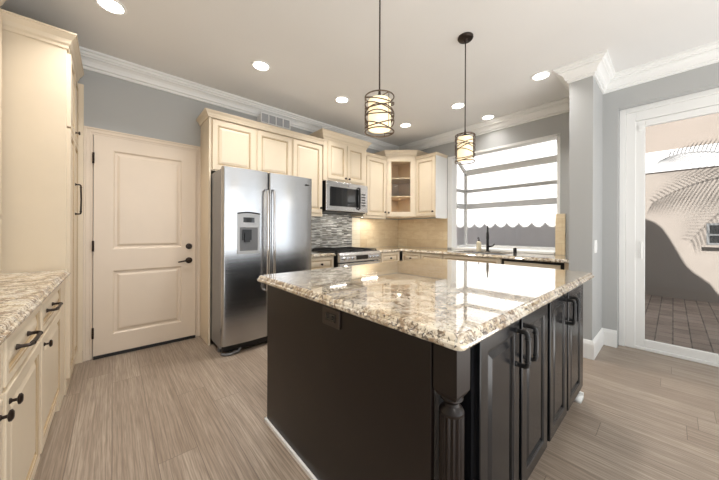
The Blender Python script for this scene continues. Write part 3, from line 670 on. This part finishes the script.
# under-cabinet and microwave task lights
t = thing('under_cabinet_light', 'slim light bar under the cream cabinet right of microwave', 'light', (3.27, 3.45, 1.449))
MB().box(3.08, 3.46, 3.40, 3.44, 1.434, 1.4495).build('housing', M['white_plastic'], t)
MB().box(3.09, 3.45, 3.405, 3.435, 1.431, 1.4338).build('diffuser', M['bulb'], t)
for nm_, lx, ly, lz, sx_, en_ in (('under_cabinet_glow', 3.27, 3.42, 1.425, 0.36, 1.6), ('microwave_task_glow', 2.60, 3.42, 1.470, 0.30, 0.7)):
    ld = bpy.data.lights.new(nm_, 'AREA'); ld.shape = 'RECTANGLE'; ld.size = sx_; ld.size_y = 0.04; ld.energy = en_; ld.color = (1.0, 0.93, 0.82)
    lo = bpy.data.objects.new(nm_, ld); COL.objects.link(lo); lo.location = (lx, ly, lz)

# ------------------------------------------------------------------ garden window over the sink
GX = 4.62
wn = thing('window_1', 'white garden window above the sink', 'window', (4.4, 1.7, WZ0)); wn['kind'] = 'structure'
ex = 2.225
fr = MB()
fr.box(XB - 0.012, XB + 0.15, WY1 - 0.002, WY1 + 0.0755, WZ0, WZ1 + 0.02)          # left casing strip
fr.box(XB - 0.004, XB + 0.15, WY0 - 0.022, WY0 + 0.012, WZ0, WZ1 + 0.02).box(XB - 0.004, XB + 0.15, WY0 - 0.02, WY1 + 0.07, WZ1 - 0.012, WZ1 + 0.022)
fr.box(GX - 0.025, GX + 0.025, WY0 + 0.01, WY0 + 0.05, WZ0, ex).box(GX - 0.025, GX + 0.025, WY1 - 0.04, WY1, WZ0, ex)
fr.box(GX - 0.025, GX + 0.025, WY0 + 0.01, WY1, ex - 0.045, ex + 0.045).box(GX - 0.025, GX + 0.025, WY0 + 0.01, WY1, WZ0, WZ0 + 0.05)
for yy in (WY0 + 0.01, WY1 - 0.04):
    fr.obox((XB + 0.13, yy, WZ1 - 0.045), (GX - XB - 0.13, 0, ex - WZ1 + 0.01), (0, 0.04, 0), (0, 0, 0.05))
    fr.box(XB + 0.15, GX - 0.02, yy, yy + 0.04, WZ0, WZ0 + 0.04)
fr.build('frame', M['trim'], wn, bevel=0.002)
for bz, th, nm, mt in ((1.637, 0.085, 'rail', 'vinyl_backlit'), (1.90, 0.05, 'shelf_edge', 'vinyl_backlit')):
    b_ = MB().box(GX - 0.03, GX + 0.01, WY0 + 0.05, WY1 - 0.04, bz - th / 2, bz + th / 2).box(XB + 0.14, GX - 0.03, WY1 - 0.03, WY1 - 0.005, bz - th / 2, bz + th / 2).box(XB + 0.14, GX - 0.03, WY0 + 0.015, WY0 + 0.04, bz - th / 2, bz + th / 2)
    b_.build(nm, M[mt], wn)
MB().box(XB + 0.15, GX - 0.02, WY0 + 0.05, WY1 - 0.04, WZ0, WZ0 + 0.012).box(XB - 0.03, XB + 0.15, WY0 + 0.035, WY1 - 0.01, WZ0 - 0.016, WZ0 + 0.012).build('sill', M['trim'], wn)
MB().box(GX + 0.004, GX + 0.008, WY0 + 0.05, WY1 - 0.04, WZ0 + 0.05, ex - 0.02).build('pane', M['glass'], wn)
MB().loft([[(XB + 0.16, y_, WZ0 + 0.04), (GX - 0.025, y_, WZ0 + 0.04), (GX - 0.025, y_, ex - 0.02), (XB + 0.16, y_, WZ1 - 0.05)] for y_ in (WY1 - 0.022, WY1 - 0.018)]).build('pane', M['glass'], wn)
MB().loft([[(XB + 0.16, y_, WZ0 + 0.04), (GX - 0.025, y_, WZ0 + 0.04), (GX - 0.025, y_, ex - 0.02), (XB + 0.16, y_, WZ1 - 0.05)] for y_ in (WY0 + 0.028, WY0 + 0.032)]).build('pane', M['glass'], wn)
MB().loft([[(x_, WY0 + 0.05, z_), (x_, WY1 - 0.04, z_), (x_, WY1 - 0.04, z_ + 0.004), (x_, WY0 + 0.05, z_ + 0.004)] for x_, z_ in ((XB + 0.15, WZ1 - 0.03), (GX, ex + 0.01))]).build('pane', M['glass'], wn)
for hz in (1.34, 1.08):
    MB().box(XB + 0.10, XB + 0.13, WY0 + 0.012, WY0 + 0.035, hz - 0.02, hz + 0.02).build('latch', M['bronze'], wn)

# ------------------------------------------------------------------ sliding patio door
dn = thing('door_2', 'white framed sliding glass patio door', 'door', (4.1, -0.75, 0)); dn['kind'] = 'structure'
c = MB()
for x_, a, b in ((4.035, 0.0, 0.050), (4.05, 0.05, 0.125)):
    c.box(x_, XB + 0.12, DY1 - b, DY1 - a - 0.001, 0, DZ1 - a - 0.001).box(x_, XB + 0.12, DY0 + a + 0.001, DY0 + b, 0, DZ1 - a - 0.001)
    c.box(x_, XB + 0.12, DY0 + b, DY1 - b, DZ1 - b - (0.02 if b > 0.1 else 0), DZ1 - a - 0.001)
c.box(4.05, XB + 0.12, DY0 + 0.125, DY1 - 0.125, 0.0, 0.03)
c.build('door_casing', M['trim'], dn, bevel=0.004)
def slider(y0, y1, x_, handle):
    s = MB().box(x_, x_ + 0.045, y1 - 0.070, y1, 0.03, 2.352).box(x_, x_ + 0.045, y0, y0 + 0.070, 0.03, 2.352).box(x_, x_ + 0.045, y0 + 0.07, y1 - 0.07, 0.03, 0.105).box(x_, x_ + 0.045, y0 + 0.07, y1 - 0.07, 2.288, 2.352)
    o = s.build('sliding_panel', M['trim'], dn, bevel=0.004)
    MB().box(x_ + 0.02, x_ + 0.026, y0 + 0.068, y1 - 0.068, 0.103, 2.29).build('pane', M['glass'], o)
    if handle:
        MB().tube([(x_, 0.215, 1.10), (x_ - 0.03, 0.215, 1.10), (x_ - 0.034, 0.215, 1.02), (x_ - 0.03, 0.215, 0.94), (x_, 0.215, 0.94)], 0.007, 8).build('handle', M['white_plastic'], o)
        MB().box(x_ - 0.014, x_, 0.205, 0.24, 2.25, 2.30).build('latch', M['white_plastic'], o)
slider(-0.82, 0.262, 4.062, True)
slider(-1.775, -0.76, 4.112, False)

# ------------------------------------------------------------------ wall fittings
t = thing('light_switch', 'white light switch on the grey wall stub', 'switch', (3.53, 0.507, 1.06))
MB().box(3.475, 3.59, 0.500, 0.5065, 1.0, 1.125).build('plate', M['white_plastic'], t, bevel=0.002)
for sx in (3.497, 3.54): MB().box(sx, sx + 0.03, 0.496, 0.500, 1.03, 1.095).build('rocker', M['white_plastic'], t)
t = thing('air_vent', 'white wall air vent above the fridge cabinet', 'vent', (1.61, 3.6, 2.66))
vf = MB().box(1.40, 1.81, 3.472, 3.486, 2.585, 2.597).box(1.40, 1.81, 3.472, 3.486, 2.705, 2.717)
for k in range(5): vf.box(1.40 + k * 0.0995, 1.412 + k * 0.0995, 3.472, 3.486, 2.597, 2.705)
vf.box(1.40, 1.81, 3.487, 3.599, 2.585, 2.685)
vf.build('frame', M['trim'], t)
MB().box(1.412, 1.80, 3.480, 3.4865, 2.597, 2.705).build('grille', M['vent_grey'], t)

# ------------------------------------------------------------------ island
t = thing('island_cabinet', 'dark espresso kitchen island cabinet with turned corner post', 'island', (1.62, 1.05, 0))
IX0, IX1, IY0, IY1 = 0.732, 2.53, 0.44, 1.70
MB().box(IX0 + 0.02, 2.515, 0.50, IY1 - 0.002, 0.0, 0.873).box(0.885, 2.515, IY0, 0.50, 0.105, 0.873).box(0.90, 2.50, 0.475, 0.50, 0.0, 0.105).build('body', M['black_paint'], t)
MB().box(IX0, IX0 + 0.019, 0.492, IY1, 0.0, 0.873).build('side_panel', M['espresso'], t, bevel=0.0015)
MB().box(2.516, IX1, 0.455, IY1, 0.0, 0.873).build('side_panel', M['espresso'], t, bevel=0.0015)
IG = [M['black_paint'], M['black_paint']]
for x0, x1, hx in ((0.905, 1.252, 1.222), (1.286, 1.640, 1.316), (1.690, 2.028, 1.998), (2.062, 2.43, 2.092)):
    dd = MB().door((x0, IY0, 0.118), X, -Y, x1 - x0, 0.730, 0.062, 0.022).build('door', IG, t)
    MB().pull((hx, IY0 - 0.022, 0.735), Z, -Y, 0.135, 0.0095, 0.040).build('handle', M['black'], dd)
st = MB().box(2.44, 2.514, 0.425, 0.4395, 0.105, 0.872)
st.build('end_stile', M['black_paint'], t, bevel=0.002)
MB().box(2.452, 2.528, 0.4255, 0.470, 0.0, 0.028).box(2.5305, 2.546, 0.4255, 1.69, 0.0, 0.045).build('shoe_moulding', M['trim'], t)
MB().box(IX0 - 0.013, IX0 - 0.0005, 0.492, IY1 + 0.012, 0.0, 0.020).box(IX0 - 0.013, 2.53, IY1 + 0.0005, IY1 + 0.012, 0.0, 0.020).build('shoe_moulding', M['trim'], t)
# turned post
pcx, pcy, ph = 0.774, 0.447, 0.039
po = MB()
sq = lambda h, z: [(pcx - h, pcy - h, z), (pcx + h, pcy - h, z), (pcx + h, pcy + h, z), (pcx - h, pcy + h, z)]
po.loft([sq(0.030, 0.705), sq(ph, 0.722), sq(ph, 0.873)]).loft([sq(ph, 0.0), sq(ph, 0.145), sq(0.030, 0.16)])
po.lathe((pcx, pcy, 0), Z, [(0.030, 0.708), (0.034, 0.702), (0.034, 0.697), (0.026, 0.692), (0.022, 0.684), (0.024, 0.676), (0.033, 0.668), (0.037, 0.660), (0.036, 0.652), (0.033, 0.648)], 28)
po.lathe((pcx, pcy, 0), Z, [(0.033, 0.19), (0.0365, 0.21), (0.0365, 0.63), (0.0365, 0.650), (0.030, 0.652)], 112, flute=(14, 0.13))
po.lathe((pcx, pcy, 0), Z, [(0.036, 0.150), (0.038, 0.160), (0.034, 0.172), (0.026, 0.180), (0.036, 0.190), (0.034, 0.200)], 28)
po.build('corner_post', M['espresso'], t)
isl = MB(); slab(isl, rounded(0.695, 2.592, 0.372, 1.795, 0.025, 5))
tag(isl.build('worktop', M['granite']), 'large polished granite island top, reflecting the window', 'worktop')
t = thing('outlet', 'brown power outlet on the dark island side', 'outlet', (0.732, 1.01, 0.82))
MB().box(0.7245, 0.7315, 0.945, 1.073, 0.778, 0.858).build('plate', M['brown_plastic'], t, bevel=0.002)
MB().box(0.7215, 0.7245, 0.973, 1.045, 0.800, 0.836).build('socket', M['black_paint'], t, bevel=0.001)
for yy in (0.985, 1.022):
    for dz in (0.008, 0.020): MB().box(0.7205, 0.7216, yy, yy + 0.011, 0.804 + dz, 0.808 + dz).build('slot', M['dark'], t)

# ------------------------------------------------------------------ ceiling lights
def downlight(x, y, label, pw=1.0):
    t = thing('downlight', label, 'ceiling light', (x, y, CEIL), 'recessed ceiling lights')
    MB().lathe((x, y, CEIL), -Z, [(0.092, 0.0), (0.090, 0.006), (0.074, 0.008), (0.070, 0.002), (0.0705, 0.0)], 32).build('trim_ring', M['white_plastic'], t)
    MB().lathe((x, y, CEIL - 0.001), -Z, [(0.069, 0), (0.069, 0.003), (0.001, 0.004)], 28).build('lens', M['bulb'], t)
    ld = bpy.data.lights.new('downlight_glow', 'AREA'); ld.shape = 'DISK'; ld.size = 0.13; ld.energy = CAN * pw; ld.color = (1.0, 0.97, 0.935); ld.spread = math.radians(115)
    lo = bpy.data.objects.new('downlight_glow', ld); COL.objects.link(lo); lo.parent = t; lo.location = (0, 0, -0.012)
for x, y, lb in ((-0.015, 2.703, 'recessed ceiling light near pantry top, cut by upper photo edge'), (1.087, 2.699, 'recessed ceiling light in front of the fridge cabinets'),
                 (2.116, 2.723, 'recessed ceiling light left of the near pendant lamp'), (3.345, 2.722, 'recessed ceiling light in front of the corner cabinet'),
                 (3.329, 1.848, 'recessed ceiling light just left of the far pendant cord'), (3.978, 1.749, 'recessed ceiling light right of the far pendant cord, near crown moulding'),
                 (3.33, 0.918, 'recessed ceiling light nearest the wall stub crown')):
    downlight(x, y, lb, 0.3 if x > 3.9 else 1.0)

# ------------------------------------------------------------------ pendants
for x, y, lb in ((0.45, 0.95, 'added fill light in the ceiling over the left aisle, outside the photo frame'), (0.45, -0.95, 'added fill light in the ceiling over the living area, outside the photo frame')):
    downlight(x, y, lb, 1.3)  # unseen ceiling lights added to brighten the left cabinets and floor
def pendant(x, y, zt, zb, R_, label, seed):
    rnd = random.Random(seed)
    t = thing('pendant_lamp', label, 'pendant lamp', (x, y, CEIL), 'pendant lamps over the island')
    MB().lathe((x, y, CEIL), -Z, [(0.062, 0), (0.062, 0.012), (0.055, 0.022), (0.020, 0.028), (0.008, 0.040), (0.001, 0.041)], 28).build('canopy', M['bronze'], t)
    MB().cyl((x, y, zt + 0.03), (x, y, CEIL - 0.035), 0.0045, 10).lathe((x, y, zt - 0.005), Z, [(0.022, 0), (0.020, 0.012), (0.009, 0.02), (0.007, 0.04), (0.004, 0.06)], 16).build('rod', M['bronze'], t)
    MB().lathe((x, y, zb + 0.012), Z, [(0.055, 0), (R_ * 0.76, 0.003), (R_ * 0.78, 0.01), (R_ * 0.78, zt - zb - 0.035), (R_ * 0.72, zt - zb - 0.028), (0.02, zt - zb - 0.024)], 28).build('lamp_shade', M['shade'], t)
    cg = MB(); H_ = zt - zb
    circ = lambda z, tx=0, ty=0: [(x + R_ * math.cos(2 * math.pi * k / 40), y + R_ * math.sin(2 * math.pi * k / 40), z + tx * math.cos(2 * math.pi * k / 40) + ty * math.sin(2 * math.pi * k / 40)) for k in range(40)]
    cg.tube(circ(zt), 0.0038, 6, True); cg.tube(circ(zb), 0.0038, 6, True)
    for fz, tilt in ((0.88, 0.026), (0.76, -0.034), (0.65, 0.030), (0.53, -0.030), (0.47, 0.036), (0.34, -0.030), (0.24, 0.034), (0.13, -0.028)):
        an = rnd.uniform(0, 2 * math.pi)
        cg.tube(circ(zb + H_ * fz, tilt * math.cos(an), tilt * math.sin(an)), 0.0034, 6, True)
    for k in range(3):
        an = 2 * math.pi * k / 3 + 0.4; cg.tube([(x, y, zt + 0.004), (x + R_ * math.cos(an), y + R_ * math.sin(an), zt)], 0.003, 6)
        cg.tube([(x + R_ * math.cos(an), y + R_ * math.sin(an), zt), (x + R_ * math.cos(an), y + R_ * math.sin(an), zb)], 0.002, 6)
    cg.build('wire_cage', M['cage'], t)
    ld = bpy.data.lights.new('pendant_glow', 'POINT'); ld.energy = PEND; ld.color = (1.0, 0.80, 0.52); ld.shadow_soft_size = 0.1
    lo = bpy.data.objects.new('pendant_glow', ld); COL.objects.link(lo); lo.parent = t; lo.location = (0, 0, zb - 0.10 - CEIL)
pendant(1.181, 1.158, 1.995, 1.79, 0.085, 'wire cage pendant lamp nearer the camera, its canopy out of frame', 3)
pendant(2.203, 1.158, 2.005, 1.785, 0.078, 'wire cage pendant lamp farther away, its round ceiling canopy visible', 5)

# ------------------------------------------------------------------ outdoors
NX = 8.0; GZ = -0.04
struct(MB().box(4.36, 12.0, -8.0, 9.0, GZ - 0.1, GZ).build('floor_patio', M['pavers']), 'grey brown brick paver patio outside', 'paving')
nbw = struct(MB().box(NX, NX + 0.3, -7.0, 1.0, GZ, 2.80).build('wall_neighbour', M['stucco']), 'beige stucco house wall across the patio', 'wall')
struct(MB().box(NX, NX + 0.3, 1.0, 8.0, GZ, 4.6).build('wall_neighbour_glare', M['stucco_white_glare']), 'stucco wall across from the sink window, glare put into its white', 'wall')  # neighbour wall lightened here; the window's overexposure is put into its colour
struct(MB().box(NX - 0.03, NX, -7.0, 0.99, 2.385, 2.41).build('trim_2', M['stucco_white_glare']), 'thin ledge on the beige house wall', 'trim')
struct(MB().box(NX - 0.012, NX, -7.0, 0.99, 2.411, 2.79).build('trim_3', M['stucco_white_glare']), 'white band on the beige house wall', 'trim')
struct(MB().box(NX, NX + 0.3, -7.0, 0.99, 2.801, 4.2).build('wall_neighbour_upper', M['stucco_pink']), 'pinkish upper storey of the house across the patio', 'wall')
t = thing('window_2', 'small dark window in the beige stucco house wall', 'window', (NX, -0.7, 1.15)); t['kind'] = 'structure'
MB().box(NX - 0.02, NX, -1.05, -0.395, 0.99, 1.37).build('pane', M['blackglass'], t)
wf = MB().box(NX - 0.035, NX - 0.021, -1.05, -0.395, 1.335, 1.37).box(NX - 0.035, NX - 0.021, -0.43, -0.395, 0.99, 1.335).box(NX - 0.035, NX - 0.021, -1.05, -0.43, 1.15, 1.18).box(NX - 0.035, NX - 0.021, -1.05, -0.43, 0.99, 1.02)
wf.build('frame', M['grey_plastic'], t)
MB().box(NX - 0.09, NX, -1.1, -0.34, 0.945, 0.985).build('sill', M['stucco'], t)
# our own roof edge, which shades the wall opposite
sh = [(-0.67, 2.685), (-0.538, 2.745), (-0.44, 2.93), (-0.348, 3.02), (-0.26, 3.10), (-0.166, 3.22), (-0.09, 3.40), (-0.01, 3.60), (0.06, 3.76), (0.14, 3.93), (0.226, 4.03), (0.30, 4.08), (0.378, 4.12), (0.55, 4.10), (0.9, 4.06)]
pts = []
yy = 0.9
while yy < 7.0:
    for k in range(1, 9): pts.append((yy + 0.30 * k / 8, 4.10 - 0.125 * abs(math.sin(math.pi * k / 8)) ** 0.8))
    yy += 0.30
top = sh + pts
roof = MB()
ring = [(y_, z_ + 0.28) for y_, z_ in top if z_ + 0.28 >= 2.96] + [(top[-1][0], 2.955), (-0.68, 2.956)]
roof.loft([[(4.10, a, b) for a, b in ring], [(4.35, a, b) for a, b in ring]])
struct(roof.build('roof_parapet', M['rooftile']), 'tiled roof edge of the house', 'roof')
struct(MB().box(-1.2, 4.36, -4.7, 3.9, CEIL + 0.121, CEIL + 0.125).build('roof', M['rooftile']), 'flat roof over the kitchen', 'roof')
# palm whose fronds shade the wall
pt = thing('palm_tree', 'palm tree on the patio, its fronds shading the wall', 'palm tree', (5.9, -1.3, GZ))
MB().tube([(5.9, -1.3, GZ), (5.93, -1.29, 1.5), (5.9, -1.27, 2.8), (5.88, -1.25, 3.78)], [0.14, 0.11, 0.10, 0.11], 12).build('trunk', M['bark'], pt)
rnd = random.Random(11)
for k in range(9):
    an = math.radians(12 + k * 40.0); L = rnd.uniform(1.35, 1.75); el = rnd.uniform(0.15, 0.7)
    dirv = V(math.cos(an), math.sin(an), 0); fm = MB(); pts = []
    for i in range(15):
        s_ = i / 14; pts.append(V(5.88, -1.25, 3.76) + dirv * L * s_ + Z * (el * L * s_ - (el * L * 0.75 + 0.45) * s_ * s_))
    fm.tube(pts, [0.016 * (1 - 0.8 * i / 14) for i in range(15)], 5)
    side = V(-dirv.y, dirv.x, 0)
    for i in range(2, 14):
        for q in (0.0, 0.5):
            p = pts[i].lerp(pts[min(i + 1, 14)], q); ll = 0.62 * math.sin(math.pi * (0.12 + 0.82 * (i + q) / 14.5)) + 0.06
            for sg in (-1, 1):
                tip = p + side * sg * ll * 0.8 + dirv * ll * 0.45 - Z * ll * 0.35
                mid = p.lerp(tip, 0.45) + Z * 0.03; wv = dirv * 0.008
                fm.add([p - wv, p + wv, mid + wv * 1.3, mid - wv * 1.3, tip], [(0, 1, 2, 3), (3, 2, 4)])
    fm.build('frond', M['palm'], pt)
